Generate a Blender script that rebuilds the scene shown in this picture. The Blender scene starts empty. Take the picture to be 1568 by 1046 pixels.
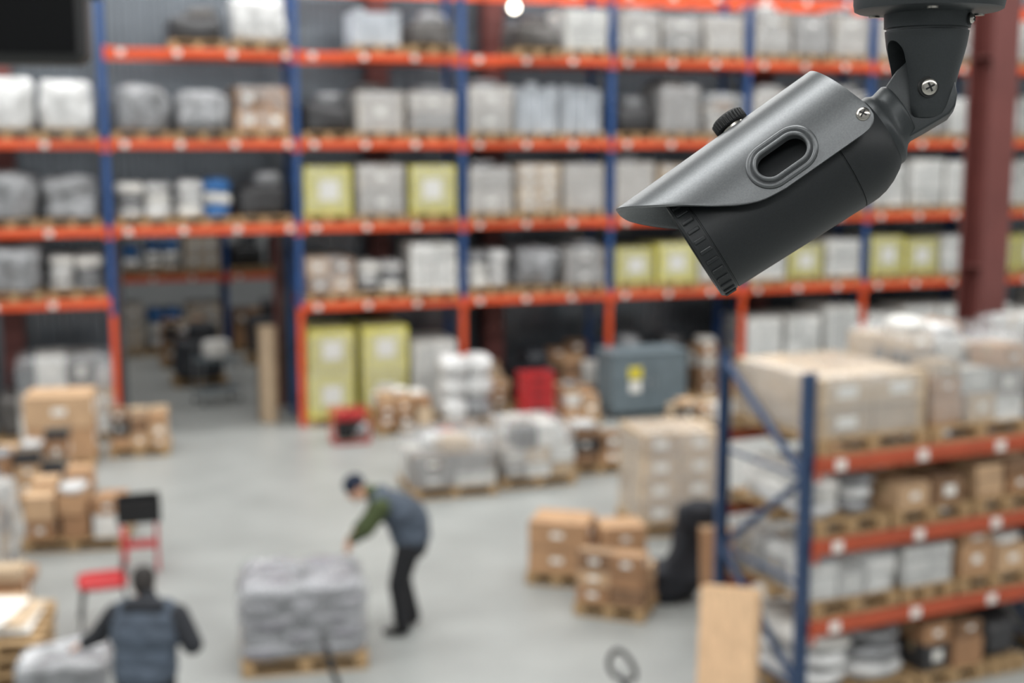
import bpy, math, random, bmesh
import numpy as np
from mathutils import Vector, Matrix, noise
random.seed(7)
scn=bpy.context.scene
try:
    scn.view_settings.view_transform='Standard'
except Exception: pass

# ------------------------------------------------------------ materials
def lin(h):
    h=h.lstrip('#'); c=[int(h[i:i+2],16)/255 for i in (0,2,4)]
    return [x/12.92 if x<=.04045 else ((x+.055)/1.055)**2.4 for x in c]
_M={}
def mat(name,col,rough=.6,metal=0.0,nz=(6,.12),bump=None,alpha=1.0,spec=.5,coat=0.0,stretch=(1,1,1),emit=0):
    if name in _M: return _M[name]
    m=bpy.data.materials.new(name); m.use_nodes=True
    N=m.node_tree.nodes; L=m.node_tree.links
    b=N['Principled BSDF']
    c=lin(col) if isinstance(col,str) else col
    tc=N.new('ShaderNodeTexCoord'); mp=N.new('ShaderNodeMapping'); mp.inputs['Scale'].default_value=stretch
    L.new(tc.outputs['Object'],mp.inputs['Vector'])
    n=N.new('ShaderNodeTexNoise'); n.inputs['Scale'].default_value=nz[0]; n.inputs['Detail'].default_value=5
    L.new(mp.outputs['Vector'],n.inputs['Vector'])
    r=N.new('ShaderNodeValToRGB')
    r.color_ramp.elements[0].position=.3; r.color_ramp.elements[1].position=.7
    r.color_ramp.elements[0].color=[x*(1-nz[1]) for x in c]+[1]
    r.color_ramp.elements[1].color=[min(1,x*(1+nz[1])) for x in c]+[1]
    L.new(n.outputs['Fac'],r.inputs['Fac']); L.new(r.outputs['Color'],b.inputs['Base Color'])
    b.inputs['Roughness'].default_value=rough; b.inputs['Metallic'].default_value=metal
    b.inputs['Specular IOR Level'].default_value=spec
    b.inputs['Coat Weight'].default_value=coat
    b.inputs['Alpha'].default_value=alpha
    if emit:
        b.inputs['Emission Color'].default_value=c+[1]; b.inputs['Emission Strength'].default_value=emit
    if bump:
        n2=N.new('ShaderNodeTexNoise'); n2.inputs['Scale'].default_value=bump[0]; n2.inputs['Detail'].default_value=4
        L.new(mp.outputs['Vector'],n2.inputs['Vector'])
        bp=N.new('ShaderNodeBump'); bp.inputs['Strength'].default_value=bump[1]; bp.inputs['Distance'].default_value=bump[2] if len(bump)>2 else .02
        L.new(n2.outputs['Fac'],bp.inputs['Height']); L.new(bp.outputs['Normal'],b.inputs['Normal'])
    _M[name]=m; return m
BROWN=[mat('cardboard_a','#b38d6a',.8),mat('cardboard_b','#9e7858',.8),mat('cardboard_c','#c1a07e',.8),mat('cardboard_d','#81634a',.8)]
BEIGE=[mat('carton_beige_a','#c8b296',.75),mat('carton_beige_b','#b5a086',.75)]
GREY=[mat('carton_grey_a','#a19c96',.6),mat('carton_grey_b','#85807c',.6),mat('carton_grey_c','#b3ada6',.6)]
WHITE=[mat('carton_white_a','#dad9d5',.6),mat('carton_white_b','#c2c1bd',.6)]
YEL=[mat('carton_yellow_a','#d0c85e',.6),mat('carton_yellow_b','#c4bb52',.6)]
DARK=[mat('dark_goods_a','#38383a',.45),mat('dark_goods_b','#504d4b',.45),mat('dark_goods_c','#2a2d33',.45)]
TAPE=mat('packing_tape','#c0a884',.3); LABEL=mat('paper_label','#eceae4',.6,nz=(20,.04))
WOOD=mat('pallet_wood','#a98c66',.8,nz=(9,.25),stretch=(1,6,6))
WOOD2=mat('plywood_face','#dab892',.7,nz=(5,.15),stretch=(6,6,1))
FILM=mat('stretch_film','#d3d7da',.12,nz=(4,.1),bump=(9,1,.05),alpha=.3,coat=.8)
FILMW=mat('white_film','#cfd0d0',.2,nz=(5,.25),bump=(8,1,.05),coat=.6)
FILMG=mat('grey_film','#85878a',.15,nz=(5,.45),bump=(9,1,.05),coat=.8)
SACK=mat('grey_sack','#77767d',.3,nz=(7,.3),bump=(14,.8,.03),coat=.3)
BLUEP=mat('blue_plastic','#2f6aa8',.4); REDP=mat('red_paint','#b3262a',.4); REDO=mat('red_orange_plastic','#b8483a',.45)
RBLUE=mat('rack_blue','#2a5088',.45,nz=(5,.1)); RORG=mat('rack_orange','#dc5428',.5,nz=(3,.12))
NBLUE=mat('rack_navy','#2a4162',.45,nz=(5,.1)); DORG=mat('rack_dull_orange','#ad4c2e',.5,nz=(3,.12))
BLACK=mat('black_plastic','#121315',.5); BLACKC=mat('black_cloth','#1a1d24',.85,bump=(10,.5,.03))
STEEL=mat('zinc_steel','#a8acb0',.35,.8); MAROON=mat('red_oxide_steel','#683834',.55,nz=(3,.1))
ROLL=mat('shiny_roll_film','#c9cfd6',.15,.3,nz=(3,.2)); GREYM=mat('grey_enamel','#66737a',.45)

# ------------------------------------------------------------ mesh builder
def _chtempl():
    ids={};order=[]
    for sx in(-1,1):
        for sy in(-1,1):
            for sz in(-1,1):
                for k in range(3):
                    ids[(sx,sy,sz,k)]=len(order);order.append((sx,sy,sz,k))
    F=[]
    for k in range(3):
        i,j=[q for q in range(3) if q!=k]
        for s in(-1,1):
            q=[]
            for (a,b) in((-1,-1),(1,-1),(1,1),(-1,1)):
                t=[0,0,0];t[k]=s;t[i]=a;t[j]=b;q.append(ids[(*t,k)])
            F.append(q)
    for i in range(3):
        j,k=[q for q in range(3) if q!=i]
        for sj in(-1,1):
            for sk in(-1,1):
                t=[0,0,0];t[j]=sj;t[k]=sk
                t[i]=-1;A=(*t,k);D=(*t,j);t[i]=1;B=(*t,k);C=(*t,j)
                F.append([ids[A],ids[B],ids[C],ids[D]])
    for sx in(-1,1):
        for sy in(-1,1):
            for sz in(-1,1): F.append([ids[(sx,sy,sz,k)] for k in range(3)])
    P=[]
    for o in order:
        v=[o[0]*.9,o[1]*.9,o[2]*.9]; v[o[3]]=o[o[3]]; P.append(Vector(v))
    G=[]
    for f in F:
        c=sum((P[i] for i in f),Vector())/len(f); n=(P[f[1]]-P[f[0]]).cross(P[f[2]]-P[f[1]])
        G.append(f if n.dot(c)>0 else f[::-1])
    return order,G
CHO,CHF=_chtempl()
class MB:
    def __init__(s): s.v=[];s.f=[];s.m=[];s.sm=[];s.mats=[]
    def mi(s,m):
        if m not in s.mats: s.mats.append(m)
        return s.mats.index(m)
    def add(s,V,Fc,m,sm=False,M=None):
        o=len(s.v); i=s.mi(m)
        for v in V:
            v=Vector(v)
            if M is not None: v=M@v
            s.v.append(v)
        for f in Fc: s.f.append([x+o for x in f]); s.m.append(i); s.sm.append(sm)
    def box(s,c,d,m,rz=0,ch=None,M=None):
        hx,hy,hz=d[0]/2,d[1]/2,d[2]/2
        if ch is None: ch=min(.006,min(hx,hy,hz)*.3)
        V=[]
        for (sx,sy,sz,k) in CHO:
            v=[sx*(hx-ch),sy*(hy-ch),sz*(hz-ch)]; v[k]=(sx*hx,sy*hy,sz*hz)[k]; V.append(v)
        T=Matrix.Translation(c)@Matrix.Rotation(rz,4,'Z')
        if M is not None: T=M@T
        s.add(V,CHF,m,False,T)
    def cyl(s,p0,p1,r0,r1,m,seg=16,sm=True,M=None):
        p0=Vector(p0);p1=Vector(p1);d=(p1-p0).normalized(); q=d.to_track_quat('Z','Y').to_matrix()
        V=[];F_=[]
        for (P,r) in((p0,r0),(p1,r1)):
            for i in range(seg):
                a=2*math.pi*i/seg; V.append(P+q@Vector((r*math.cos(a),r*math.sin(a),0)))
        for i in range(seg):
            j=(i+1)%seg; F_.append([i,j,seg+j,seg+i])
        s.add(V,F_,m,sm,M)
        s.add(V[:seg],[list(range(seg))[::-1]],m,False,M); s.add(V[seg:],[list(range(seg))],m,False,M)
    def lathe(s,prof,m,seg=96,M=None,cz=None,sm=True):
        V=[];F_=[];n=len(prof)
        for k,(x,r) in enumerate(prof):
            c=cz[k] if cz else 0
            for i in range(seg):
                a=2*math.pi*i/seg; V.append((x,-r*math.sin(a),c+r*math.cos(a)))
        for k in range(n-1):
            for i in range(seg):
                j=(i+1)%seg; F_.append([k*seg+i,(k+1)*seg+i,(k+1)*seg+j,k*seg+j][::-1])
        F_.append([i for i in range(seg)]); F_.append([(n-1)*seg+i for i in range(seg)][::-1])
        s.add(V,F_,m,sm,M)
    def tube(s,pts,r,m,seg=10):
        for a,b in zip(pts[:-1],pts[1:]): s.cyl(a,b,r,r,m,seg)
        for a in pts[1:-1]: s.ell(a,(r,r,r),m,8,6)
    def ell(s,c,r,m,seg=16,rings=10,M=None):
        V=[];F_=[]
        for j in range(rings+1):
            t=math.pi*j/rings
            for i in range(seg):
                a=2*math.pi*i/seg
                V.append((c[0]+r[0]*math.sin(t)*math.cos(a),c[1]+r[1]*math.sin(t)*math.sin(a),c[2]+r[2]*math.cos(t)))
        for j in range(rings):
            for i in range(seg):
                k=(i+1)%seg; F_.append([j*seg+i,(j+1)*seg+i,(j+1)*seg+k,j*seg+k])
        s.add(V,F_,m,True,M)
    def sbox(s,c,d,m,n=6,e=6,amp=0.0,fr=2.0,seed=0,rz=0,flat=True,taper=0,shear=(0,0)):
        key={};V=[];F_=[]
        def vid(a,b,w):
            k=(round(a,4),round(b,4),round(w,4))
            if k in key: return key[k]
            nrm=(abs(a)**e+abs(b)**e+abs(w)**e)**(1/e)
            P=Vector((a/nrm,b/nrm,w/nrm)); t=1-taper*(P.z+1)/2
            q=Vector((P.x*d[0]/2*t+shear[0]*(P.z+1)/2,P.y*d[1]/2*t+shear[1]*(P.z+1)/2,P.z*d[2]/2))
            if amp:
                nv=noise.noise_vector((q+Vector((seed*7.3,seed*3.1,seed)))*fr)
                if flat and P.z<-.9: nv.z=0
                q+=nv*amp
                if flat: q.z=max(q.z,-d[2]/2)
            key[k]=len(V);V.append(q);return key[k]
        g=[-1+2*i/n for i in range(n+1)]
        for ax in range(3):
            for sg in(-1,1):
                for i in range(n):
                    for j in range(n):
                        q=[]
                        for (a,b) in((g[i],g[j]),(g[i+1],g[j]),(g[i+1],g[j+1]),(g[i],g[j+1])):
                            t=[0,0,0];t[ax]=sg;t[(ax+1)%3]=a;t[(ax+2)%3]=b;q.append(vid(*t))
                        F_.append(q if sg>0 else q[::-1])
        s.add(V,F_,m,True,Matrix.Translation(c)@Matrix.Rotation(rz,4,'Z'))
    def obj(s,name,loc=(0,0,0),rz=0,parent=None,sharp=None):
        me=bpy.data.meshes.new(name); me.from_pydata([tuple(v) for v in s.v],[],s.f)
        for m in s.mats: me.materials.append(m)
        me.polygons.foreach_set('material_index',s.m); me.polygons.foreach_set('use_smooth',s.sm)
        me.update()
        if sharp: 
            me.polygons.foreach_set('use_smooth',[True]*len(me.polygons)); me.set_sharp_from_angle(angle=math.radians(sharp))
        o=bpy.data.objects.new(name,me); scn.collection.objects.link(o)
        o.location=loc;o.rotation_euler=(0,0,rz)
        if parent: o.parent=parent
        return o

# ------------------------------------------------------------ layout frame of the main racking
TH=math.radians(18.5); E1=Vector((math.cos(TH),math.sin(TH),0)); E2=Vector((-math.sin(TH),math.cos(TH),0)); O=Vector((-3.71,22.8,0))
def R(a,b,z=0): return O+E1*a+E2*b+Vector((0,0,z))

# ------------------------------------------------------------ goods
def pallet(mb,W,D,c=(0,0),z=0):
    for y in(-1,0,1):
        mb.box((c[0],c[1]+y*(D/2-.05),z+.011),(W,.1,.022),WOOD)
        for x in(-1,0,1): mb.box((c[0]+x*(W/2-.06),c[1]+y*(D/2-.05),z+.061),(.12,.1,.078),WOOD)
    for x in(-1,0,1): mb.box((c[0]+x*(W/2-.06),c[1],z+.111),(.12,D,.022),WOOD)
    n=6
    for i in range(n): mb.box((c[0],c[1]-D/2+.06+i*(D-.12)/(n-1),z+.133),(W,.11,.022),WOOD)
PH=.144
def carton(mb,c,w,d,h,m,rz=0,label=0,rnd=None):
    M=Matrix.Translation((c[0],c[1],c[2]))@Matrix.Rotation(rz,4,'Z')
    mb.box((0,0,h/2),(w,d,h),m,M=M,ch=.008)
    tl=TAPE
    mb.box((0,0,h),(w*.98,.05,.003),tl,M=M); 
    for s_ in(-1,1): mb.box((s_*w/2,0,h-.05),(.003,.05,.1),tl,M=M)
    mb.box((0,-d/2,h*.985),(w*.96,.003,.006),DARK[1],M=M)
    if label: 
        mb.box((w*.05*(random.random()-.5),-d/2-.001,h*.52),(w*.42*label,.004,h*.42*label),LABEL,M=M)
        mb.box((w/2+.001,0,h*.5),(.004,d*.35,h*.35),LABEL,M=M)
def grid(mb,W,D,H,nx,ny,nz,mats,z0,label=.6,gap=.01,skip=0,lp=.75):
    w,d,h=W/nx,D/ny,H/nz
    for k in range(nz):
        for i in range(nx):
            for j in range(ny):
                if skip and k==nz-1 and random.random()<skip: continue
                if 0<i<nx-1 and 0<j<ny-1 and k<nz-1: continue
                carton(mb,(-W/2+w*(i+.5)+random.uniform(-.008,.008),-D/2+d*(j+.5),z0+k*h),w-gap,d-gap,h-.002,random.choice(mats),random.uniform(-.03,.03),label if (j==0 and random.random()<lp) else 0)
def assort(mb,w,d,H2,z0,sd,pal=None):
    pal=pal or (BROWN*3+BEIGE+WHITE+GREY[:1]+DARK[:1])
    nx=max(2,round(w/.36)); ny=max(2,round(d/.42)); cw,cd=w/nx,d/ny
    for i in range(nx):
        for j in range(ny):
            z=z0; top=z0+H2*random.uniform(.5,1.0)
            while z<top-.08:
                h=min(random.uniform(.14,.34),top-z+.02)
                m=random.choice(pal); c=(-w/2+cw*(i+.5)+random.uniform(-.02,.02),-d/2+cd*(j+.5)+random.uniform(-.02,.02),z)
                carton(mb,c,cw*random.uniform(.78,.97),cd*random.uniform(.78,.97),h-.002,m,random.uniform(-.12,.12),random.choice((0,.6,.9)))
                z+=h
            if random.random()<.22: mb.sbox((-w/2+cw*(i+.5),-d/2+cd*(j+.5),z+.05),(cw*.9,cd*.9,.12),random.choice([FILMW,FILMG,WHITE[0]]),n=5,e=3,amp=.03,fr=5,seed=sd+i*5+j)
def load(kind,W,D,H,pal=True):
    mb=MB(); z0=0; sd=random.randint(0,9999)
    if pal: pallet(mb,W,D); z0=PH
    H2=H-z0; w=W-.04; d=D-.04
    def film(m=FILM,amp=.03): mb.sbox((0,0,z0+H2/2+.005),(w+.03,d+.03,H2+.03),m,n=9,e=12,amp=amp,fr=3,seed=sd)
    if kind=='brown': grid(mb,w,d,H2,2,2,random.choice((2,3)),BROWN,z0,.7,skip=.3)
    elif kind=='big': grid(mb,w,d,H2,1,1,2,[BROWN[0],BROWN[2]],z0,.5,lp=1)
    elif kind=='assort': assort(mb,w,d,H2,z0,sd)
    elif kind=='assortw': assort(mb,w,d,H2,z0,sd,WHITE*2+BEIGE+GREY+BROWN[:1]); film(FILM,.05)
    elif kind=='brownw': grid(mb,w,d,H2,2,2,2,BROWN,z0,.8); film()
    elif kind=='beige': grid(mb,w,d,H2,2,2,4 if H2>.8 else 2,BEIGE,z0,.9); film()
    elif kind=='grey': 
        grid(mb,w,d,H2,1 if w<1 else 2,1,random.choice((1,2)),GREY,z0,.5); film()
        if random.random()<.5: mb.sbox((random.uniform(-.1,.1),0,z0+H2+.06),(w*.7,d*.8,.16),random.choice([FILMG,FILMW,DARK[1]]),n=6,e=3,amp=.04,fr=4,seed=sd)
    elif kind=='white': grid(mb,w,d,H2,2,2,random.choice((2,3)),WHITE,z0,.5); film()
    elif kind=='yellow': grid(mb,w,d,H2,1,1,1,YEL,z0,1.0,lp=1); film(FILM,.01)
    elif kind=='yellow2': grid(mb,w,d,H2,1,1,2,YEL,z0,1.0,lp=1); film(FILM,.01)
    elif kind=='whitefilm': mb.sbox((0,0,z0+H2/2),(w,d,H2),FILMW,n=10,e=8,amp=.06,fr=2.5,seed=sd)
    elif kind=='greyfilm': mb.sbox((0,0,z0+H2/2),(w,d,H2),FILMG,n=10,e=7,amp=.1,fr=2.5,seed=sd)
    elif kind=='mixed':
        grid(mb,w,d,H2*.6,2,2,2,WHITE+GREY,z0,.6)
        for i in range(7): 
            mb.sbox((random.uniform(-.28,.28)*w,random.uniform(-.28,.28)*d,z0+H2*.6+.1),(w*.36,d*.36,H2*.38),random.choice([FILMW,FILMW,REDO,WHITE[0],BEIGE[0],FILMG]),n=5,e=3.5,amp=.03,seed=sd+i)
        film(FILM,.05)
    elif kind=='mixedw':
        grid(mb,w,d,H2*.55,3,2,2,WHITE+GREY+BEIGE,z0,.7)
        grid(mb,w*.62,d*.9,H2*.44,2,2,1,WHITE+[DARK[1]],z0+H2*.56,.7)
        mb.sbox((w*.3,0,z0+H2*.7),(w*.36,d*.8,H2*.3),FILMW,n=6,e=4,amp=.05,seed=sd)
        film(FILM,.05)
    elif kind=='dark':
        mb.sbox((0,0,z0+H2*.35),(w*.95,d*.95,H2*.7),random.choice(DARK),n=8,e=6,amp=.08,seed=sd)
        mb.sbox((w*.1,0,z0+H2*.8),(w*.6,d*.6,H2*.4),random.choice([FILMG]+DARK),n=6,e=4,amp=.06,seed=sd+1)
    elif kind=='bags' or kind=='bagsblue':
        for k in range(3):
            for i in range(2):
                mm=random.choice([FILMW,WHITE[0],FILMW,BLUEP if kind=='bagsblue' else FILMG])
                mb.sbox(((i-.5)*w*.5,random.uniform(-.05,.05),z0+H2*(k+.5)/3),(w*.55,d*.9,H2/3+.03),mm,n=6,e=3,amp=.04,fr=4,seed=sd+k*3+i,flat=True)
    elif kind=='sacks':
        ns=max(3,int(H2/.12)); hh=H2/ns
        for k in range(ns):
            if k%2: cells=[((i-1)*w/3,(j-.5)*d/2,w/3,d/2) for i in range(3) for j in range(2)]
            else: cells=[((i-.5)*w/2,(j-1)*d/3,w/2,d/3) for i in range(2) for j in range(3)]
            for n_,(x,y,sw,sd_) in enumerate(cells):
                mb.sbox((x+random.uniform(-.03,.03),y+random.uniform(-.03,.03),z0+hh*(k+.5)),(sw+.02,sd_+.02,hh+.02),SACK,n=6,e=2.5,amp=.035,fr=6,seed=sd+k*9+n_)
        mb.sbox((0,0,z0+H2/2),(w+.05,d+.05,H2+.02),FILM,n=14,e=9,amp=.07,fr=5,seed=sd)
    elif kind=='rolls':
        n=4
        for i in range(n):
            for j in range(3):
                x=-w/2+w*(i+.5)/n; y=-d/2+d*(j+.5)/3; r=min(w/n,d/3)*.48
                hh=H2*random.uniform(.85,1)
                mb.cyl((x,y,z0),(x,y,z0+hh),r,r,ROLL,20); mb.cyl((x,y,z0+hh),(x,y,z0+hh+.01),r*.35,r*.35,BROWN[3],12)
    return mb
NAMES=dict(brown='pallet_of_cardboard_boxes',big='pallet_of_large_cardboard_boxes',assort='pallet_of_assorted_boxes',assortw='wrapped_pallet_of_assorted_boxes',brownw='pallet_of_wrapped_cardboard_boxes',beige='pallet_of_beige_cartons',grey='pallet_of_grey_cartons',white='pallet_of_white_cartons',yellow='pallet_of_yellow_cartons',yellow2='stack_of_yellow_cartons',whitefilm='white_wrapped_pallet_load',greyfilm='grey_wrapped_pallet_load',mixed='wrapped_mixed_goods_pallet',mixedw='wrapped_mixed_goods_pallet',dark='pallet_of_dark_machinery',bags='pallet_of_white_bags',bagsblue='pallet_of_blue_and_white_bags',sacks='wrapped_pallet_of_grey_sacks',rolls='pallet_of_film_rolls')
def place(kind,W,D,H,loc,rz,pal=True,name=None):
    return load(kind,W,D,H,pal).obj(name or NAMES[kind],loc,rz)

# ------------------------------------------------------------ racking
def rack(name,loc,rz,A,levels,depth,top,org_h,lab=.9,BL=RBLUE,OR=RORG,br=.02):
    mb=MB()
    for a in A:
        for y in(0,depth):
            segs=[(0,org_h,OR),(org_h,top,BL)] if (org_h>0 and y==0) else [(0,top,BL)]
            for z0,z1,m in segs:
                h=z1-z0;zc=(z0+z1)/2
                mb.box((a,y,zc),(.1,.012,h),m)
                for s_ in(-1,1): mb.box((a+s_*.045,y+(.04 if y==0 else -.04),zc),(.01,.08,h),m)
                z=z0+.05
                if br>.02:
                    while z<z1-.03:
                        for s_ in(-1,1): mb.box((a+s_*.022,y-.007 if y==0 else y+.007,z),(.012,.002,.03),BLACK)  # black plates give the post slots their shade; no holes are cut
                        z+=.075
            mb.box((a,y,.006),(.16,.14,.012),STEEL)
        z=.25;up=True
        while z<top-.3:
            z2=min(z+.95,top-.1)
            mb.cyl((a,.05,z if up else z2),(a,depth-.05,z2 if up else z),br,br,BL,8)
            mb.cyl((a,.05,z),(a,depth-.05,z),.02,.02,BL,8); z=z2;up=not up
    for i in range(len(A)-1):
        for L in levels[i]:
            a0,a1=A[i]+.05,A[i+1]-.05
            for y in(-.02,depth+.02):
                mb.box(((a0+a1)/2,y,L-.065),(a1-a0,.05,.13),OR)
                for aa in(a0+.01,a1-.01):
                    mb.box((aa,y-(.03 if y<.5 else -.03),L-.08),(.06,.012,.22),OR)
            x=a0+.25
            while x<a1-.1:
                mb.box((x,-.047,L-.065),(.11,.004,.09),LABEL); x+=lab
            for t in(.25,.5,.75): mb.box((a0+(a1-a0)*t,depth/2,L-.03),(.05,depth,.03),STEEL)
    return mb.obj(name,loc,rz)
A=[-6.2,-3.15,0,2.98,5.87,8.7,11.45,14.2,17.0]
L1,L2,L3,L4,L5=2.22,3.61,5.05,6.55,7.75
lv=[[2.42,L2,L3],[L2,L3,L4]]+[[L1,L2,L3,L4,L5]]*6
rack('pallet_rack',tuple(O),TH,A,lv,1.1,9.0,2.15)
T={ L4:{1:[None,'dark','whitefilm'],2:[None,'rolls','dark'],3:[None,'dark','white'],4:['grey']*3,5:['grey']*3,6:['grey','white','grey'],7:['white']*3},
    L3:{0:['bags','whitefilm','whitefilm'],1:['greyfilm','greyfilm','brownw'],2:['dark','grey','grey'],3:['grey','rolls','rolls'],4:['dark','grey','assortw'],5:['grey']*3,6:['white','grey','white'],7:['white']*3},
    L2:{0:['dark','greyfilm','greyfilm'],1:['bags','bagsblue','dark'],2:['yellow','grey','yellow'],3:['grey','beige','grey'],4:['grey','beige','dark'],5:['white','grey','white'],6:['white']*3,7:['white']*3},
    L1:{0:['dark','greyfilm','bags'],2:['brownw','bags','white'],3:['bags','greyfilm','grey'],4:['yellow','yellow','white'],5:['white','yellow','white'],6:['yellow','yellow','white'],7:['yellow']*3},
    0:{0:['greyfilm','dark','bags'],2:['yellow2','yellow2','white'],3:['assort','dark','assort'],4:['dark','dark','assort'],5:['white']*3,6:['white']*3,7:['white']*3}}
for z,rows in T.items():
    for i,ks in rows.items():
        a0,a1=A[i],A[i+1]; s=(a1-a0-.14)/3
        for k,kind in enumerate(ks):
            if kind is None: continue
            zz=2.42 if (z==L1 and i==0) else z
            H={L4:.98,L3:1.05,L2:1.08,L1:1.0,0:1.85}[z]*random.uniform(.78,1)
            if kind in('dark','bags','bagsblue'): H*=.85
            if z==L3 and i in(2,): H=.85
            if z==0 and kind in('brown','dark','bags','greyfilm','assort'): H=random.uniform(1.0,1.4)
            if z==0 and kind=='yellow2': H=1.75
            W=s-.07; D=1.16
            place(kind,W,D,H,tuple(R(a0+.07+s*(k+.5)+random.uniform(-.02,.02),.55+random.uniform(-.05,.05),zz)),TH+random.uniform(-.02,.02))

B=[-9,-6.1,-3.2,-.3,2.6]
rack('pallet_rack',tuple(R(0,9.0)),TH,B,[[1.9,3.4,4.9]]*4,1.1,6.4,0)
for i in range(4):
    for z in(0,1.9,3.4):
        for k in range(3):
            kd=random.choice(['assort','brown','bagsblue','dark','dark','beige'])
            place(kd,.84,1.16,random.uniform(.8,1.25),tuple(R(B[i]+.07+.92*(k+.5),9.55,z)),TH)

# ------------------------------------------------------------ building shell
FLOOR=mat('concrete_floor','#949795',.4,nz=(.9,.12),bump=(30,.05,.01)); 
WALLM=mat('ribbed_metal_wall','#7d838a',.24,.6,nz=(2,.08)); WALLP=mat('wall_paint','#a9acad',.8,nz=(1,.05)); CEIL=mat('ceiling_sheet','#7e8284',.8)
def slab(name,a0,a1,b0,b1,z0,z1,m):
    mb=MB(); mb.box(((a0+a1)/2,(b0+b1)/2,(z0+z1)/2),(a1-a0,b1-b0,z1-z0),m,ch=.002); return mb.obj(name,tuple(O),TH)
slab('floor',-22,24,-34,16,-.2,0,FLOOR); slab('ceiling',-22,24,-34,16,10.5,10.7,CEIL)
slab('wall_left',-22.2,-22,-34,16,0,10.5,WALLP); slab('wall_right',24,24.2,-34,16,0,10.5,WALLP)
slab('wall_back',-22,24,16,16.2,0,10.5,WALLP); slab('wall_front',-22,24,-34.2,-34,0,10.5,WALLP)
def ribbed(mb,a0,a1,z0,z1):
    x=a0; pts=[]
    while x<a1:
        pts+=[(x,0),(x+.11,0),(x+.14,-.05),(x+.22,-.05),(x+.25,0)]; x+=.25
    V=[];Fc=[]
    for (x,y) in pts: V+= [(x,y,z0),(x,y,z1)]
    for i in range(len(pts)-1):
        if pts[i]!=pts[i+1]: Fc.append([2*i,2*i+2,2*i+3,2*i+1])
    mb.add(V,Fc,WALLM); mb.box(((a0+a1)/2,.03,(z0+z1)/2),(a1-a0,.02,z1-z0),WALLM)
mb=MB(); ribbed(mb,-21.9,-3.1,0,3.75); ribbed(mb,-.05,23.9,0,3.75); ribbed(mb,-21.9,23.9,3.75,10.4)
mb.box((-3.05,-.02,1.87),(.12,.2,3.75),MAROON); mb.box((-.1,-.02,1.87),(.12,.2,3.75),MAROON); mb.box((-1.57,-.02,3.72),(3.1,.2,.12),MAROON)
mb.obj('wall_partition',tuple(R(0,2.1)),TH)
def hcol(name,loc,rz,h,w=.4):
    mb=MB(); mb.box((0,-w/2,h/2),(w,.03,h),MAROON); mb.box((0,w/2,h/2),(w,.03,h),MAROON); mb.box((0,0,h/2),(.02,w,h),MAROON)
    mb.box((0,0,.015),(w+.15,w+.15,.03),MAROON)
    for z in np.arange(1.5,h-.5,2.2): mb.box((0,0,z),(w-.04,w-.04,.015),MAROON)
    for sx in(-1,1):
        for sy in(-1,1): mb.cyl((sx*(w/2+.04),sy*(w/2+.04),.03),(sx*(w/2+.04),sy*(w/2+.04),.06),.018,.018,STEEL,6)
    mb.obj(name,loc,rz)
hcol('steel_column',(5.05,14.0,0),math.radians(24),10.5,.34)
for a in(1.8,4.05,9.9,-4.8): hcol('steel_column',tuple(R(a,1.65)),TH,10.5,.36)
# bulkhead lamps on the partition wall
LAMP=mat('lamp_glass','#fff6e4',.3,emit=14,nz=(5,.01))
for a,z in((4.62,7.62),(2.75,8.05),(-1.6,8.0)):
    mb=MB(); mb.cyl((0,.02,0),(0,-.04,0),.12,.12,STEEL,24); mb.ell((0,-.05,0),(.09,.06,.09),LAMP,20,12)
    for t in(0,math.pi/2): mb.box((0,-.115,0),(.2,.008,.012),STEEL,M=Matrix.Rotation(t,4,'Y'))
    mb.obj('bulkhead_lamp',tuple(R(a,2.02,z)),TH)

def area(a,b,la,lb,pw,z=10.4):
    ld=bpy.data.lights.new('skylight','AREA'); ld.shape='RECTANGLE'; ld.size=la; ld.size_y=lb; ld.energy=pw; ld.color=(1,.99,.97)
    o=bpy.data.objects.new('skylight_lamp',ld); scn.collection.objects.link(o); o.location=R(a,b,z); o.rotation_euler=(0,0,TH)
    mb=MB(); 
    for s_ in(-1,1): mb.box((0,s_*(lb/2+.05),.02),(la+.2,.1,.16),WALLP); mb.box((s_*(la/2+.05),0,.02),(.1,lb,.16),WALLP)
    mb.obj('skylight_frame',tuple(R(a,b,10.4)),TH)
for b,pw in((-29,1600),(-21,2000),(-13,2100),(-5,1500),(-.6,2100)): area(0,b,36,1.6,pw)  # last strip, over the rack, is added to brighten the top-shelf goods
area(-3,7,30,1.8,1000)

# ------------------------------------------------------------ goods standing on the floor
def P(k,W,D,H,x,y,rz=15,pal=True,name=None): return place(k,W,D,H,(x,y,0),math.radians(rz),pal,name)
P('big',1.05,.9,1.15,-7.1,20.2,12); P('assort',.95,.8,.8,-6.1,21.0,12); P('mixedw',1.6,1.0,1.5,-7.6,22.0,18)
P('assort',1.25,.9,.95,-5.5,16.1,8); P('dark',.9,.9,.9,-6.9,16.2,20)
P('assort',1.1,.9,1.0,-6.75,17.9,10)
P('assort',.8,1.1,.9,-5.2,12.5,10); P('assortw',1.0,1.1,1.2,-6.2,14.3,5)
P('sacks',1.2,1.0,.86,-2.07,12.35,12)
P('mixed',1.25,1.05,.92,-.95,18.65,17); P('mixedw',1.15,1.05,.92,.25,19.25,17)
P('assort',.9,.8,.75,1.25,19.9,15); P('assort',.95,.8,.6,3.3,22.9,18)
P('beige',1.1,.95,1.35,2.05,16.8,14)
P('brown',.78,.62,.70,1.13,13.6,-20); P('big',.72,.62,.74,.58,14.65,-14); 
P('big',.55,.5,.7,1.25,14.55,10)
P('assort',1.0,.8,1.05,-1.95,22.6,18); P('bags',.95,.7,1.3,-.85,23.0,18,name='tall_pile_of_white_bags')
P('assort',.75,.7,.85,1.15,23.3,18)
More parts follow.
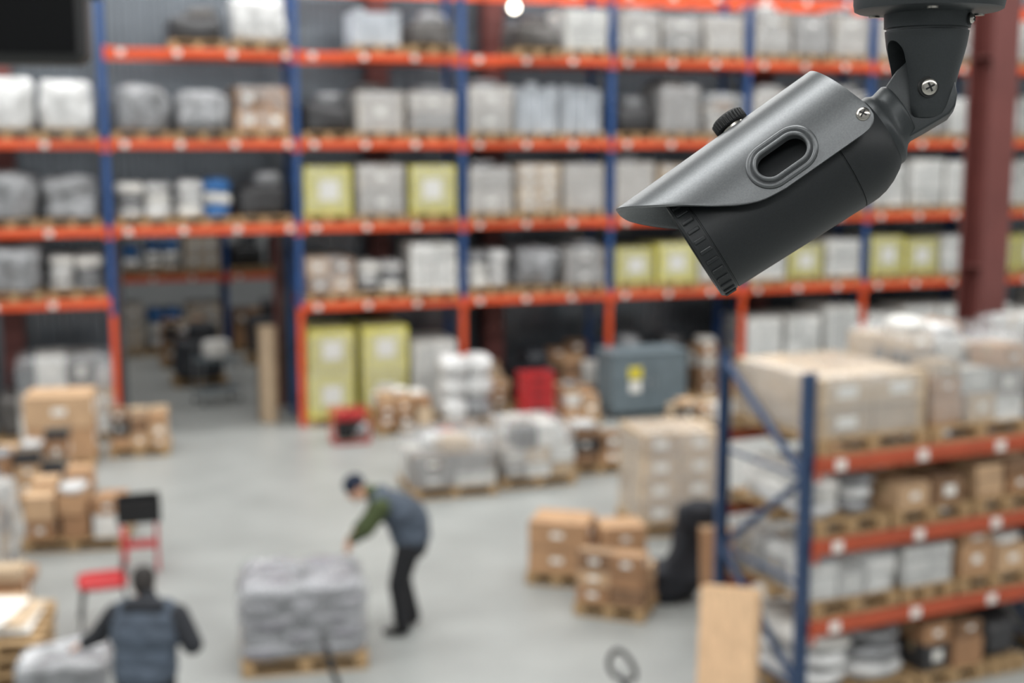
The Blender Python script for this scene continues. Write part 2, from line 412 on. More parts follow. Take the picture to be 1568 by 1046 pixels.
P('greyfilm',.75,.7,.84,-3.72,10.4,10,name='pallet_under_plastic_sheet')
P('brown',.8,.8,1.0,5.2,19.5,18);P('white',1.2,1.0,1.0,6.6,20.6,18)
# stack of empty pallets with paper sheets
mb=MB()
for k in range(5): pallet(mb,.8,1.1,(random.uniform(-.02,.02),random.uniform(-.02,.02)),k*PH)
for k in range(8): mb.box((random.uniform(-.1,.1),random.uniform(-.15,.15),5*PH+.01+k*.018),(.5,.7,.016),random.choice([LABEL,WHITE[0],BEIGE[0]]),rz=random.uniform(-.3,.3))
mb.obj('stack_of_empty_pallets',(-4.62,11.3,0),math.radians(12))
# black crate on small stand
mb=MB()
for s_ in(-1,1): mb.box((s_*.24,0,.74),(.02,.36,.28),BLACK); mb.box((0,s_*.17,.74),(.5,.02,.28),BLACK)
mb.box((0,0,.61),(.5,.36,.02),BLACK)
for x in(-.2,.2):
    for y in(-.13,.13): mb.cyl((x,y,0),(x,y,.6),.018,.018,REDP,10)
mb.box((0,0,.3),(.42,.28,.02),REDP)
mb.obj('black_crate_on_red_stand',(-4.42,15.0,0),.3)

mb=MB()
for k in range(4):
    z=k*.25
    for s_ in(-1,1): mb.box((s_*.27,0,z+.12),(.02,.4,.24),REDP); mb.box((0,s_*.19,z+.12),(.56,.02,.24),REDP)
    mb.box((0,0,z+.01),(.54,.38,.02),REDP)
    for s_ in(-1,1): mb.box((0,s_*.205,z+.22),(.6,.03,.03),REDP); mb.box((0,s_*.202,z+.12),(.2,.012,.05),BLACK)
mb.obj('stack_of_red_crates',(.42,22.9,0),TH)
mb=MB(); mb.box((0,0,.65),(1.5,.8,1.1),GREYM,ch=.02)
mb.box((-.37,-.41,.65),(.7,.02,1.0),GREYM,ch=.008); mb.box((.37,-.41,.65),(.7,.02,1.0),GREYM,ch=.008)
mb.box((-.06,-.43,.65),(.02,.03,.15),STEEL); mb.box((.06,-.43,.65),(.02,.03,.15),STEEL)
mb.box((-.3,-.425,.85),(.26,.004,.22),mat('warning_yellow','#d8c83a',.5)); mb.box((-.3,-.425,.6),(.22,.004,.2),LABEL)
for x in(-.65,.65):
    for y in(-.3,.3): mb.box((x,y,.05),(.08,.08,.1),BLACK)
mb.box((0,0,1.215),(1.56,.86,.03),GREYM)
mb.obj('electrical_cabinet',tuple(R(6.2,-.75)),TH)
mb=MB()
for y in(-.22,.22): mb.tube([(-.3,y,.02),(-.3,y,.55),(.3,y,.55),(.3,y,.02),(-.3,y,.02)],.018,REDP)
for x in(-.3,.3): mb.tube([(x,-.22,.55),(x,.22,.55)],.018,REDP); mb.tube([(x,-.22,.03),(x,.22,.03)],.018,REDP)
mb.sbox((0,0,.46),(.5,.36,.16),REDP,n=4,e=5); mb.sbox((-.08,0,.22),(.3,.34,.3),BLACK,n=4,e=6); mb.cyl((.08,0,.22),(.27,0,.22),.12,.12,STEEL,18)
mb.cyl((0,0,.53),(0,0,.57),.04,.04,BLACK); mb.box((.02,-.2,.33),(.2,.03,.12),BLACK)
mb.obj('portable_generator',(-2.75,21.7,0),.3)
mb=MB(); 
V=[];Fc=[];n=90
for i in range(n):
    t=i/(n-1); a=t*math.pi*7; r=.06+.13*t
    for z in(0,1.75): V.append((r*math.cos(a)*1.0,r*math.sin(a),z))
for i in range(n-1): Fc.append([2*i,2*i+2,2*i+3,2*i+1])
mb.add(V,Fc,BEIGE[1],True); mb.obj('cardboard_roll',tuple(R(-.5,.75)),0)
mb=MB(); mb.box((0,0,.85),(.8,.5,.03),GREYM); mb.box((0,0,.25),(.8,.5,.03),GREYM)
for x in(-.37,.37):
    for y in(-.22,.22): mb.cyl((x,y,.08),(x,y,.95),.015,.015,STEEL,8); mb.cyl((x-.015,y,.05),(x+.015,y,.05),.05,.05,BLACK,14)
mb.sbox((0,0,1.05),(.5,.35,.36),WHITE[0],n=5,e=5,amp=.02)
mb.obj('shelf_trolley',tuple(R(-1.2,2.9)),TH+.3)
P('dark',1.1,.9,1.3,-6.6,27.2,18); P('assort',1.0,.9,1.3,-7.5,29.5,18); P('dark',1.1,.9,1.5,-5.6,30.0,18)

def chair(name,loc,rz,seat,back):
    mb=MB(); mb.sbox((0,0,.47),(.5,.5,.08),seat,n=6,e=5); mb.sbox((0,.24,.82),(.46,.05,.34),back,n=6,e=5)
    for x in(-.2,.2):
        mb.tube([(x*1.1,-.24,.01),(x,-.18,.44),(x,.2,.44),(x*1.15,.28,.01)],.013,BLACK)
        mb.tube([(x*.9,.2,.44),(x*.9,.26,.95)],.013,BLACK)
    mb.tube([(-.2,-.18,.44),(.2,-.18,.44)],.013,BLACK); mb.tube([(-.21,-.22,.15),(.21,-.22,.15)],.01,BLACK)
    mb.obj(name,loc,rz)
chair('red_chair',(-4.3,13.2,0),math.radians(-70),REDP,REDP)

mb=MB(); mb.sbox((0,0,.57),(.6,.45,1.14),BLACKC,n=14,e=3.5,amp=.09,fr=3,seed=3,taper=.4,shear=(.24,0)); mb.sbox((.16,-.03,.95),(.42,.4,.34),BLACKC,n=8,e=2.6,amp=.06,fr=4,seed=9)
mb.sbox((-.12,.0,.2),(.5,.5,.4),BLACKC,n=8,e=3,amp=.07,fr=4,seed=19)
mb.obj('black_tarp_bundle',(1.84,13.95,0),0)
mb=MB()
for i in range(6):
    M=Matrix.Translation((0,i*.035,0))@Matrix.Rotation(math.radians(-7),4,'X')@Matrix.Rotation(math.radians(random.uniform(-4,4)),4,'Y')
    mb.box((0,0,.5),(.42+.02*i,.008,.98),random.choice(BEIGE+BROWN),M=M)
mb.obj('leaning_cardboard_sheets',(2.2,13.15,0),math.radians(-20))
mb=MB()
for i in range(3):
    M=Matrix.Translation((i*.02,i*.03,0))@Matrix.Rotation(math.radians(-12),4,'X')
    mb.box((0,0,.55),(.5,.018,1.1),WOOD2,M=M)
mb.obj('leaning_plywood_sheets',(1.88,11.0,0),math.radians(-14))

def jack(name,loc,rz,loop=True):
    mb=MB()
    for x in(-.19,.19):
        mb.box((x,.75,.1),(.16,1.1,.05),REDP); mb.cyl((x-.03,1.2,.04),(x+.03,1.2,.04),.04,.04,BLACK)
    mb.box((0,.2,.2),(.5,.14,.28),REDP,ch=.03); mb.cyl((0,.06,.1),(0,.06,.42),.05,.05,STEEL)
    for x in(-.07,.07): mb.cyl((x-.025,.0,.1),(x+.025,.0,.1),.1,.1,BLACK,20)
    mb.cyl((0,.05,.3),(0,-.16,1.02),.024,.022,BLACK)
    pts=[]
    for i in range(21):
        t=2*math.pi*i/20
        pts.append((.11*math.sin(t)*(1+.25*math.cos(t)),-.16-.036*(1-math.cos(t)),1.02+.13*(1-math.cos(t))))
    mb.tube(pts,.02,BLACK,8); mb.tube([(0,-.16,1.02),(0,-.19,1.14)],.012,STEEL)
    mb.obj(name,loc,rz)
jack('hand_pallet_jack',(.93,9.45,0),math.radians(-35)); jack('hand_pallet_jack',(-1.2,9.5,0),math.radians(-80))

T2=math.radians(24); FO=Vector((2.54,10.9,0)); G1=Vector((math.cos(T2),math.sin(T2),0)); G2=Vector((-math.sin(T2),math.cos(T2),0))
def R2(a,b,z=0): return FO+G1*a+G2*b+Vector((0,0,z))
C=[0,2.85,5.7,8.5]
rack('pallet_rack',tuple(FO),T2,C,[[.87,1.6,2.33]]*3,1.36,3.08,0,BL=NBLUE,OR=DORG,br=.036)
FT={2.33:[('beige',1.2,.68),('assortw',1.15,.95),('mixedw',1.1,.95),('white',1.2,.9),('mixedw',1.2,.9),('grey',1.2,.9)],
    1.6:[('bags',.8,.5),('assort',.9,.55),('assort',.8,.55),('assort',1.1,.55),('beige',1.1,.5),('brown',1.2,.5),('white',1.2,.5)],
    .87:[('assortw',.95,.56),('white',.6,.52),('assort',.9,.55),('assort',1.2,.55),('assort',1.1,.55),('white',1.2,.5)],
    0:[('bags',1.2,.65),('assort',.8,.62),('dark',.45,.7),('white',1.2,.65),('bags',1.2,.6),('brown',1.2,.6)]}
for z,row in FT.items():
    a=.1
    for (k,w,h) in row:
        nb=[c for c in C if a<c<a+w]
        if nb: a=nb[0]+.1
        if a+w>8.4: break
        place(k,w,1.34,h,tuple(R2(a+w/2,.68,z)),T2); a+=w+.05

mb=MB(); mb.box((0,0,0),(.46,.16,.3),BLACK,ch=.02); mb.box((0,-.085,0),(.42,.012,.26),mat('glass_dark','#08090b',.35,spec=.2))
for i in range(9): mb.box((-.18+i*.045,.11,0),(.012,.08,.26),BLACK)
mb.tube([(-.25,0,0),(-.25,0,.24),(.25,0,.24),(.25,0,0)],.014,BLACK); mb.cyl((0,0,.24),(0,0,5.1),.025,.025,BLACK)
mb.cyl((-.1,-.09,.1),(-.1,-.13,.1),.08,.075,GREYM,24)
mb.obj('floodlight',(-1.21,3.07,5.33),math.radians(12))

# ------------------------------------------------------------ people
SKIN=mat('skin','#c79a80',.55,nz=(30,.05)); HAIR=mat('dark_hair','#1d1815',.7,nz=(60,.3)); BEANIE=mat('navy_beanie','#1a2336',.9,bump=(60,.5,.004))
VEST=mat('grey_blue_vest','#434d5a',.8,nz=(5,.3),bump=(9,1,.04)); GREEN=mat('green_sweater','#3f4a2a',.9,bump=(14,.6,.02)); TROU=mat('black_trousers','#17181c',.85,bump=(10,.6,.02))
DSLV=mat('dark_hoodie','#1f2228',.85,bump=(12,.6,.02)); SHOE=mat('black_shoes','#15130f',.5); EYEW=mat('eye_white','#e8e4de',.3); EYED=mat('eye_dark','#20150f',.2); LIP=mat('lips','#a5665a',.5)
def V3(*a): return Vector(a)
def hand(pr,w,d,nrm,ts,curl,m=None):
    m=m or SKIN
    d=d.normalized(); nrm=(nrm-d*nrm.dot(d)).normalized(); lat=d.cross(nrm)
    lens=(.040,.045,.042,.034)
    pr.append(('c',w-d*.03,w+d*.02,.027,.027,m))
    for i in range(4):
        o=lat*((1.5-i)*.021*ts)
        k=w+d*(.092-.004*abs(i-1))+o
        pr.append(('c',w+d*.02+o*.7,k,.015,.0125,m))
        q=k;ang=curl*.5
        for j,f in enumerate((1,.68,.52)):
            ang+=curl*(.3+.2*j); dd=d*math.cos(ang)+nrm*math.sin(ang); q2=q+dd*lens[i]*f
            pr.append(('c',q,q2,.0098-.001*j,.0088-.001*j,m)); q=q2
    b=w+d*.025+lat*.022*ts; q=b+(d*.65+lat*.7*ts+nrm*.25).normalized()*.045
    pr.append(('c',b,q,.016,.012,m)); pr.append(('c',q,q+(d*.85+lat*.25*ts+nrm*.45).normalized()*.032,.0115,.009,m))
def head(pr,c,fw,up,hat):
    fw=fw.normalized(); up=(up-fw*up.dot(fw)).normalized(); sd=fw.cross(up)
    Rm=Matrix((sd,fw,up)).transposed()
    def q(x,y,z): return c+sd*x+fw*y+up*z
    pr.append(('e',q(0,-.01,.02),(.074,.095,.095),Rm,SKIN)); pr.append(('e',q(0,.025,-.05),(.056,.066,.068),Rm,SKIN))
    pr.append(('e',q(0,.075,-.095),(.022,.02,.018),Rm,SKIN))
    pr.append(('c',q(0,.088,.012),q(0,.108,-.022),.009,.014,SKIN))
    for s_ in(-1,1):
        pr.append(('c',q(.012*s_,.084,.03),q(.045*s_,.07,.03),.010,.009,SKIN))
        pr.append(('e',q(.076*s_,-.008,-.005),(.011,.02,.032),Rm,SKIN))
        pr.append(('e',q(.03*s_,.076,.008),(.013,.01,.008),Rm,EYEW)); pr.append(('e',q(.03*s_,.083,.008),(.006,.006,.006),Rm,EYED))
        pr.append(('e',q(.04*s_,.062,-.03),(.022,.02,.02),Rm,SKIN))
    pr.append(('e',q(0,.087,-.055),(.024,.011,.008),Rm,LIP))
    if hat:
        pr.append(('e',q(0,-.018,.05),(.092,.112,.096),Rm,BEANIE)); pr.append(('e',q(0,-.02,.03),(.097,.116,.034),Rm,BEANIE))
    else:
        pr.append(('e',q(0,-.024,.035),(.088,.107,.1),Rm,HAIR)); pr.append(('e',q(0,-.045,-.02),(.082,.080,.074),Rm,HAIR))
    return Rm
def figure(name,pr,loc,rz=0,vox=.0085,sc=1):
    b=MB(); dm=SKIN
    for x in pr:
        if x[0]=='c':
            b.cyl(x[1],x[2],x[3],x[4],dm,14)
            b.ell(x[1],(x[3],)*3,dm,14,10); b.ell(x[2],(x[4],)*3,dm,14,10)
        else: b.ell((0,0,0),x[2],dm,20,14,M=Matrix.Translation(x[1])@x[3].to_4x4())
    tmp=b.obj('tmp'); md=tmp.modifiers.new('r','REMESH'); md.mode='VOXEL'; md.voxel_size=vox; md.use_smooth_shade=True
    s=tmp.modifiers.new('s','SMOOTH'); s.factor=.5; s.iterations=3
    dg=bpy.context.evaluated_depsgraph_get(); me=bpy.data.meshes.new_from_object(tmp.evaluated_get(dg)); me.name=name
    bpy.data.objects.remove(tmp)
    n=len(me.polygons); C_=np.zeros(n*3); me.polygons.foreach_get('center',C_); C_=C_.reshape(-1,3)
    best=np.full(n,1e9); idx=np.zeros(n,int); mats=[]
    for x in pr:
        m=x[-1]
        if m not in mats: mats.append(m)
        mi=mats.index(m)
        if x[0]=='c':
            a=np.array(x[1]);d=np.array(x[2])-a; L=max((d*d).sum(),1e-9); t=np.clip(((C_-a)@d)/L,0,1)
            dist=np.linalg.norm(C_-a-t[:,None]*d,axis=1)-(x[3]+(x[4]-x[3])*t)
        else:
            q=(C_-np.array(x[1]))@np.array(x[3]); r=np.array(x[2]); nn=np.linalg.norm(q/r,axis=1); g=np.linalg.norm(q/r**2,axis=1)+1e-9
            dist=nn*(nn-1)/g
        if m in(EYEW,LIP,BEANIE,HAIR): dist-=.002
        if m is EYED: dist-=.004
        k=dist<best; best[k]=dist[k]; idx[k]=mi
    me.materials.clear()
    for m in mats: me.materials.append(m)
    me.polygons.foreach_set('material_index',idx.astype(np.int32)); me.polygons.foreach_set('use_smooth',[True]*n); me.transform(Matrix.Scale(sc,4)); me.update()
    o=bpy.data.objects.new(name,me); scn.collection.objects.link(o); o.location=loc; o.rotation_euler=(0,0,rz); return o
I3=Matrix.Identity(3)
def shoe(pr,ank,fd):
    fd=fd.normalized(); up=V3(0,0,1); sd=fd.cross(up); Rm=Matrix((sd,fd,up)).transposed()
    pr.append(('e',V3(ank.x,ank.y,.045)+fd*.07,(.052,.145,.044),Rm,SHOE)); pr.append(('c',V3(ank.x,ank.y,.10),V3(ank.x,ank.y,.055),.055,.05,SHOE))
def torso(pr,hip,chest,sh,sd,m,wide=.17,k=1.0):
    up=(sh-hip).normalized(); fw=sd.cross(up) ; Rm=Matrix((sd,fw,up)).transposed()
    pr.append(('e',hip+up*.06,(wide,.135*k,.16),Rm,m)); pr.append(('e',(hip+chest)/2,(wide*.98,.14*k,.17),Rm,m))
    pr.append(('e',chest,(wide*1.08,.15*k,.18),Rm,m)); pr.append(('c',sh-sd*.14,sh+sd*.14,.082*k,.082*k,m))
    pr.append(('e',(chest+sh)/2,(wide*1.08,.14*k,.13),Rm,m))
pr=[]
sd=V3(.1,-1,0).normalized()
hip=V3(.12,0,.94); chest=V3(.01,0,1.22); sh=V3(-.17,0,1.37)
torso(pr,hip,chest,sh,sd,VEST,.21,1.25)
pr.append(('e',V3(.12,0,1.18),(.17,.2,.25),Matrix.Rotation(-.6,3,'Y'),VEST))
pr.append(('e',V3(.15,0,.98),(.18,.21,.15),Matrix.Rotation(-.3,3,'Y'),VEST))
nk=sh+V3(-.1,0,.04); hc=V3(-.42,-.03,1.475)
pr.append(('c',nk,hc+V3(.04,0,-.05),.066,.062,SKIN)); pr.append(('c',sh+V3(-.01,0,.0),nk+V3(-.02,0,.02),.105,.08,GREEN))
head(pr,hc,V3(-.75,-.35,-.6),V3(-.45,0,.85),True)
for s_,kn,an in((1,V3(.0,-.12,.5),V3(.05,-.15,.09)),(-1,V3(.02,.12,.5),V3(.12,.16,.09))):
    h=hip+sd*.09*s_+V3(-.02,0,-.05)
    pr.append(('c',h,kn,.128,.098,TROU)); pr.append(('c',kn,an,.094,.078,TROU)); shoe(pr,an,V3(-1,-.1*s_,0))
pr.append(('e',hip+V3(.02,0,-.06),(.155,.19,.14),I3,TROU))
for s_ in(1,-1):
    s=sh+sd*.215*s_+V3(0,0,-.04); el=V3(-.29,s.y*1.2,1.12); wr=V3(-.46,s.y*.55,.97)
    pr.append(('c',s,el,.098,.08,GREEN)); pr.append(('c',el,el+(wr-el)*.78,.076,.058,GREEN)); pr.append(('c',el+(wr-el)*.78,wr,.037,.03,SKIN))
    hand(pr,wr,V3(-.35,0,-.8),V3(.5,.6*s_,.1),-s_,.5)
figure('worker_bending',pr,(-1.17,13.02,0),0,.0085,1.03)
pr=[]
sd=V3(1,-.05,0).normalized(); hip=V3(0,0,.90); chest=V3(0,.05,1.18); sh=V3(0,.1,1.36)
torso(pr,hip,chest,sh,sd,VEST,.245,1.15)
nk=sh+V3(0,.04,.08); hc=V3(-.05,.22,1.52)
pr.append(('c',sh,nk,.095,.075,DSLV)); pr.append(('c',nk,hc+V3(0,-.03,-.05),.062,.058,SKIN)); head(pr,hc,V3(-.3,.8,-.6),V3(-.1,.5,.85),False)
pr.append(('c',sh+V3(-.1,-.06,.05),sh+V3(.1,-.06,.05),.06,.06,DSLV))
for s_ in(1,-1):
    h=hip+sd*.11*s_; kn=V3(.12*s_,.05,.47); an=V3(.14*s_,-.02,.09)
    pr.append(('c',h,kn,.12,.085,TROU)); pr.append(('c',kn,an,.082,.066,TROU)); shoe(pr,an,V3(.1*s_,1,0))
pr.append(('e',hip+V3(0,0,-.05),(.215,.155,.14),I3,TROU)); pr.append(('e',hip+V3(0,0,.02),(.235,.17,.15),I3,VEST))
s=sh+sd*-.23+V3(0,0,-.04); el=V3(-.39,.2,1.13); wr=V3(-.56,.36,1.0)
pr.append(('c',s,el,.09,.072,DSLV)); pr.append(('c',el,el+(wr-el)*.9,.07,.053,DSLV)); pr.append(('c',el+(wr-el)*.85,wr,.035,.03,SKIN)); hand(pr,wr,V3(-.8,.5,-.35),V3(.0,.1,-1),1,.35)
s=sh+sd*.23+V3(0,0,-.04); el=V3(.35,.02,1.13); wr=V3(.27,.27,1.08)
pr.append(('c',s,el,.09,.078,DSLV)); pr.append(('c',el,el+(wr-el)*.88,.072,.053,DSLV)); pr.append(('c',el+(wr-el)*.85,wr,.035,.03,SKIN)); hand(pr,wr,V3(-.5,.8,-.2),V3(-.2,0,-1),-1,.5)
figure('worker_in_vest',pr,(-2.83,9.6,0),0,.0085,1.05)

# ------------------------------------------------------------ security camera (built in mm, then placed on its bracket)
SH=mat('satin_grey_paint','#6a6d6f',.36,.6,nz=(900,.10),bump=(2200,.12,.0004))
BODY=mat('charcoal_paint','#282b2d',.48,.25,nz=(900,.10),bump=(2200,.12,.0004))
BRK=mat('bracket_paint','#3b3f41',.42,.35,nz=(900,.08),bump=(2000,.12,.0004))
RUB=mat('black_rubber','#1d1f20',.6); SCR=mat('screw_steel','#c4c0b8',.25,1.0,nz=(300,.1)); GLASS=mat('front_glass','#0a0b0e',.05,spec=.8); LEDM=mat('ir_led','#3a2b35',.15,coat=1)
PIN=Vector((.2594,.8437,5.0348)); phi,de,ro=.06,.578,.31
a_=Vector((-math.cos(de)*math.cos(phi),math.cos(de)*math.sin(phi),-math.sin(de)))
n_=Vector((-math.sin(de)*math.cos(phi),math.sin(de)*math.sin(phi),math.cos(de))); y_=n_.cross(a_)
y2=y_*math.cos(ro)+n_*math.sin(ro); n2=n_*math.cos(ro)-y_*math.sin(ro)
RC=Matrix((a_,y2,n2)).transposed().to_4x4(); PL=Vector((-.059,0,.010))
MC=RC@Matrix.Translation(-PL)
root=bpy.data.objects.new('security_camera',None); scn.collection.objects.link(root); root.location=PIN; root.empty_display_size=.05
def fin(mb,name,M=MC,sharp=35,mods=None):
    mb.v=[v*.001 for v in mb.v]; o=mb.obj(name,sharp=sharp)
    if mods:
        mods(o); dg=bpy.context.evaluated_depsgraph_get(); me=bpy.data.meshes.new_from_object(o.evaluated_get(dg))
        o.modifiers.clear(); o.data=me
        me.polygons.foreach_set('use_smooth',[True]*len(me.polygons)); me.set_sharp_from_angle(angle=math.radians(sharp))
    o.parent=root; o.matrix_local=M; return o
def bev(o,w,seg=2,ang=40):
    b=o.modifiers.new('b','BEVEL'); b.width=w; b.segments=seg; b.limit_method='ANGLE'; b.angle_limit=math.radians(ang)
def stadium(hl,r,n=14):
    pts=[]
    for i in range(n+1):
        t=-math.pi/2+math.pi*i/n; pts.append((hl+r*math.cos(t),r*math.sin(t)))
    for i in range(n+1):
        t=math.pi/2+math.pi*i/n; pts.append((-hl+r*math.cos(t),r*math.sin(t)))
    return pts
def screw(mb,c,axis,r,m=SCR):
    q=Vector(axis).normalized().to_track_quat('Z','Y').to_matrix().to_4x4(); M=Matrix.Translation(c)@q
    mb.cyl((0,0,-2),(0,0,.4),r*1.25,r*1.25,RUB,28,M=M)
    prof=[(0.2,r),(1.2,r*.97),(1.9,r*.8),(2.4,r*.5),(2.6,.3)]
    L_=M@Matrix.Rotation(-math.pi/2,4,'Y')
    mb.lathe(prof,m,28,M=L_)
    for k in(0,1): mb.box((0,0,2.35),(r*1.15,r*.22,.9),RUB,rz=k*math.pi/2+.5,ch=.1,M=M)  # dark bars paint in the shade of a cross recess; head stays uncut
mb=MB()
mb.lathe([(-27,.5),(-27,19),(-24.5,22.5),(-20,26.5),(-13,30.8),(-6,33.6),(0,34.8),(4,35),(9.2,35),(9.4,34.2),(10.3,34.2),(10.5,35),(40,35.1),(103.8,35.2),(104,34.5),(104.8,34.5),(105,35.2),(114.8,35.2),(116.2,34.2),(116.2,32.2),(115,31.6),(111.5,31.2)],BODY,120)
for i in range(30):
    M=Matrix.Rotation(2*math.pi*i/30,4,'X'); mb.box((110.2,0,35.4),(8,2.6,2.0),BODY,ch=.5,M=M)
fin(mb,'housing',sharp=30)
mb=MB(); mb.lathe([(111.4,31),(112.2,30.6),(112.6,.5)],GLASS,72); mb.lathe([(112.4,12.5),(114.5,12.2),(114.6,9),(113.2,8)],BODY,48); mb.lathe([(112.9,8),(114,6),(114.6,3),(114.8,.3)],GLASS,32)
for i in range(18):
    t=2*math.pi*i/18; mb.ell((112.6,22*math.cos(t),22*math.sin(t)),(1.6,2.6,2.6),LEDM,12,8)
fin(mb,'lens_window')
W_,H_,N_=43.5,53.9,2.25; ZB=-7
zt=[-7,-6.5,-5,-2,2,10.5,18.5,27,38,45,50.5,53.9]; xt=[50,57,65.5,73,80.5,92.5,102,112,125.5,133.5,139.5,142]
zr=[-7,-6.6,-5.5,-3.5,-.5,4,9,54]; xrr=[-6,-10,-13.5,-16,-17.6,-18,-17.5,-8]
zg=np.linspace(ZB,53.9,400)
def smooth(v,k=13):
    vv=np.pad(v,k//2,mode='reflect',reflect_type='odd'); return np.convolve(vv,np.ones(k)/k,'valid')
xfg=smooth(np.interp(zg,zt,xt),15); xrg=np.interp(zg,zr,xrr)
zs_=[-7,-6.9,-6.7,-6.4,-5.9,-5.2,-4.2,-3,-1.8,-.6]
sec=[(W_,z) for z in zs_]
for i in range(121):
    t=math.pi*i/120; c,s=math.cos(t),math.sin(t)
    sec.append((W_*math.copysign(abs(c)**(2/N_),c),H_*max(s,0)**(2/N_)))
sec+=[(-W_,z) for z in zs_[::-1]]
TS=math.radians(2.7)
MT=Matrix.Translation((60,0,0))@Matrix.Rotation(TS,4,'Y')@Matrix.Translation((-60,0,0))
V=[];Fc=[];nx=40
for (y,z) in sec:
    x0=float(np.interp(z,zg,xrg)); x1=float(np.interp(z,zg,xfg))
    for j in range(nx+1): V.append((x0+(x1-x0)*j/nx,y,z))
for i in range(len(sec)-1):
    for j in range(nx):
        k=i*(nx+1)+j; Fc.append([k,k+nx+1,k+nx+2,k+1])
mb=MB(); mb.add(V,Fc,SH,True,MT)
SZ=10.5
cut=MB(); st=stadium(8.6,8.2,16); ns=len(st); V=[]
for y in(18,70): V+=[(41+u,y,SZ+v) for u,v in st]
cut.add(V,[[i,(i+1)%ns,ns+(i+1)%ns,ns+i] for i in range(ns)]+[list(range(ns))[::-1],list(range(ns,2*ns))],SH,False,MT)
cut.v=[v*.001 for v in cut.v]; cuto=cut.obj('tmp_cut')
def recalc(o):
    bm=bmesh.new(); bm.from_mesh(o.data); bmesh.ops.recalc_face_normals(bm,faces=bm.faces); bm.to_mesh(o.data); bm.free()
recalc(cuto)
def msh(o):
    bm=bmesh.new(); bm.from_mesh(o.data); bmesh.ops.remove_doubles(bm,verts=bm.verts,dist=1e-6); bmesh.ops.recalc_face_normals(bm,faces=bm.faces)
    f=max(bm.faces,key=lambda f:f.calc_center_median().z)
    if f.normal.z<0: bmesh.ops.reverse_faces(bm,faces=bm.faces)
    bm.to_mesh(o.data); bm.free()
    s=o.modifiers.new('s','SOLIDIFY'); s.thickness=.0022; s.offset=-1; s.use_even_offset=True
    b=o.modifiers.new('bo','BOOLEAN'); b.operation='DIFFERENCE'; b.object=cuto; b.solver='EXACT'
    bev(o,.0005,2,50)
fin(mb,'sun_shield',sharp=40,mods=msh); bpy.data.objects.remove(cuto)
def S(x,z,h):
    zz=max(z,0); y=W_*(max(0,1-(zz/H_)**N_))**(1/N_)
    ny=(y/W_)**(N_-1)/W_; nz_=(zz/H_)**(N_-1)/H_; l=math.hypot(ny,nz_)
    return (x,y+h*ny/l,z+h*nz_/l)
mb=MB(); prof=[(15,-.6),(15,1.0),(14.5,1.7),(13.6,2.0),(12.4,1.9),(11.7,1.2),(11.2,.9),(10.8,1.2),(10.4,2.4),(9.8,2.8),(8.8,2.8),(8.2,2.3),(8.0,1.2),(8.0,-3.5)]
V=[]; 
for r,h in prof: V+=[S(41+u,SZ+v,h) for u,v in stadium(8.5,r,20)]
ns=42; Fc=[]
for k in range(len(prof)-1):
    for i in range(ns): j=(i+1)%ns; Fc.append([k*ns+i,k*ns+j,(k+1)*ns+j,(k+1)*ns+i])
mb.add(V,Fc,SH,True,MT); fin(mb,'adjustment_slot',sharp=50)
mb=MB(); MK=MT@Matrix.Translation((49,0,53.6))@Matrix.Rotation(-math.pi/2,4,'Y')
mb.lathe([(0,8),(1.5,8),(2,7)],SCR,40,M=MK); mb.lathe([(2,10),(2.6,10.8),(8.6,10.8),(9.6,10),(9.8,8),(9.2,7.4),(9.2,.3)],RUB,60,M=MK)
for i in range(28):
    mb.box((5.6,10.9*math.cos(2*math.pi*i/28),10.9*math.sin(2*math.pi*i/28)),(6.2,1.4,1.4),RUB,ch=.35,M=MK)
fin(mb,'thumb_screw',sharp=40)
mb=MB(); screw(mb,(-12.5,42.6,6.5),(0,1,.08),4.4); screw(mb,(-12.5,-42.6,6.5),(0,-1,.08),4.4)
fin(mb,'shield_screws',sharp=40)
mb=MB()
mb.lathe([(-20,24),(-26,24),(-28,22.5),(-30,20.5),(-33,19.3),(-38,19),(-40.5,18),(-41,.5)],BRK,72,cz=[0,0,.5,1.5,3.5,5,5,5])
out=[(-26,-13.5),(-45,-14.5),(-62,-15),(-68,-12.5),(-73,-7),(-76,0),(-77,8),(-76,15),(-72,22),(-66,26.5),(-59,28),(-51,26.5),(-42,22.5),(-33,19),(-26,17)]
V=[(x,y,z) for y in(-8,8) for x,z in out]; k=len(out)
mb.add(V,[list(range(k)),list(range(k,2*k))[::-1]]+[[i,k+i,k+(i+1)%k,(i+1)%k] for i in range(k)],BRK,False)
def mn(o): recalc(o); bev(o,.0018,3,35)
fin(mb,'swivel_arm',sharp=35,mods=mn)
MF=Matrix.Rotation(-phi,4,'Z')
mb=MB(); UP=Matrix.Translation((2,0,0))@Matrix.Rotation(-math.pi/2,4,'Y')
mb.lathe([(-19.5,.5),(-19.5,12),(-18.5,15.2),(-16,17),(-12,17.8),(-4,18.4),(4,19.4),(12,21),(19,22.8),(26,24.4),(33,25.4),(35,25.6),(35.3,24.6),(36.6,24.6),(36.9,26.2),(45.5,26.5),(46,26.5)],BRK,96,M=UP)
cut=MB(); V=[]
st=[(-9,-40),(9,-40)]+[(9*math.cos(t),20+9*math.sin(t)) for t in np.linspace(0,math.pi,13)]
ns=len(st)
for x in(-60,60): V+=[(x,u,v) for u,v in st]
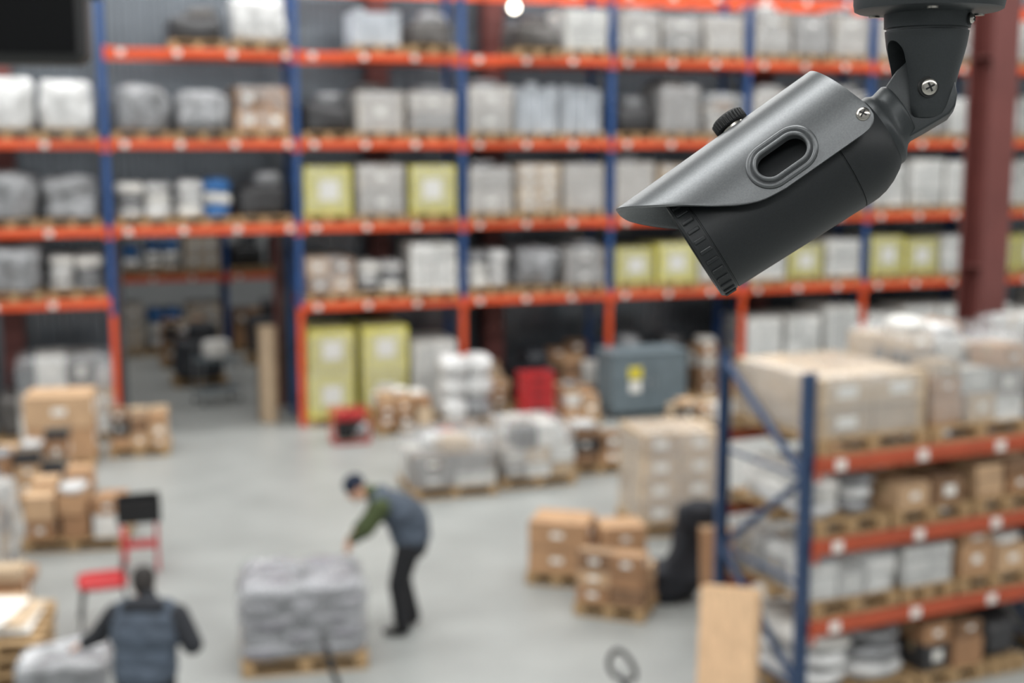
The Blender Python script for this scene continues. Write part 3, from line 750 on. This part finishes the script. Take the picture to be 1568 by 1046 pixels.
cut.add(V,[[i,(i+1)%ns,ns+(i+1)%ns,ns+i] for i in range(ns)]+[list(range(ns))[::-1],list(range(ns,2*ns))],BRK,False)
cut.v=[v*.001 for v in cut.v]; cuto=cut.obj('tmp_cut'); recalc(cuto)
def mk(o):
    recalc(o)
    b=o.modifiers.new('bo','BOOLEAN'); b.operation='DIFFERENCE'; b.object=cuto; b.solver='EXACT'; bev(o,.0008,3,50)
fin(mb,'fork',M=MF@Matrix.Rotation(.35,4,'Z'),sharp=35,mods=mk); bpy.data.objects.remove(cuto)
mb=MB(); mb.lathe([(45.6,26.3),(46.5,30),(47,43),(48,45),(52,45.8),(62,45.8),(64,44),(64,.5)],BRK,96,M=UP)
for t in(20,140,260):
    t=math.radians(t); mb.cyl((2+37*math.cos(t),37*math.sin(t),47.2),(2+37*math.cos(t),37*math.sin(t),45.6),3.5,3.5,SCR,20)
fin(mb,'base_plate',M=MF,sharp=35)
mb=MB(); screw(mb,(0,-18.4,0),(.15,-1,-.05),5.2); screw(mb,(0,18.4,0),(0,1,-.05),5.2); screw(mb,(24.5,-14,41.5),(.85,-.5,0),3.0)
fin(mb,'bracket_screws',M=MF,sharp=40)
mb=MB(); mb.cyl((0,0,0),(0,0,5.37),.045,.045,BRK,32); mb.cyl((0,0,0),(0,0,.012),.052,.052,BRK,32); mb.box((0,0,5.36),(.2,.2,.02),BRK)
mb.obj('ceiling_drop_pole',(PIN.x+.002,PIN.y,PIN.z+.0641))

p=math.atan(303/2003.6)
cam=bpy.data.cameras.new("camera");co=bpy.data.objects.new("camera",cam);scn.collection.objects.link(co);scn.camera=co
co.location=(0,0,5);co.rotation_euler=(math.radians(90)-p,0,0); cam.lens=46; cam.sensor_width=36; cam.clip_start=.02; cam.clip_end=200
cam.dof.use_dof=True; cam.dof.focus_distance=.81; cam.dof.aperture_fstop=5.3
w=bpy.data.worlds.new('world'); scn.world=w; w.use_nodes=True; w.node_tree.nodes['Background'].inputs[0].default_value=(.7,.75,.8,1); w.node_tree.nodes['Background'].inputs[1].default_value=.3
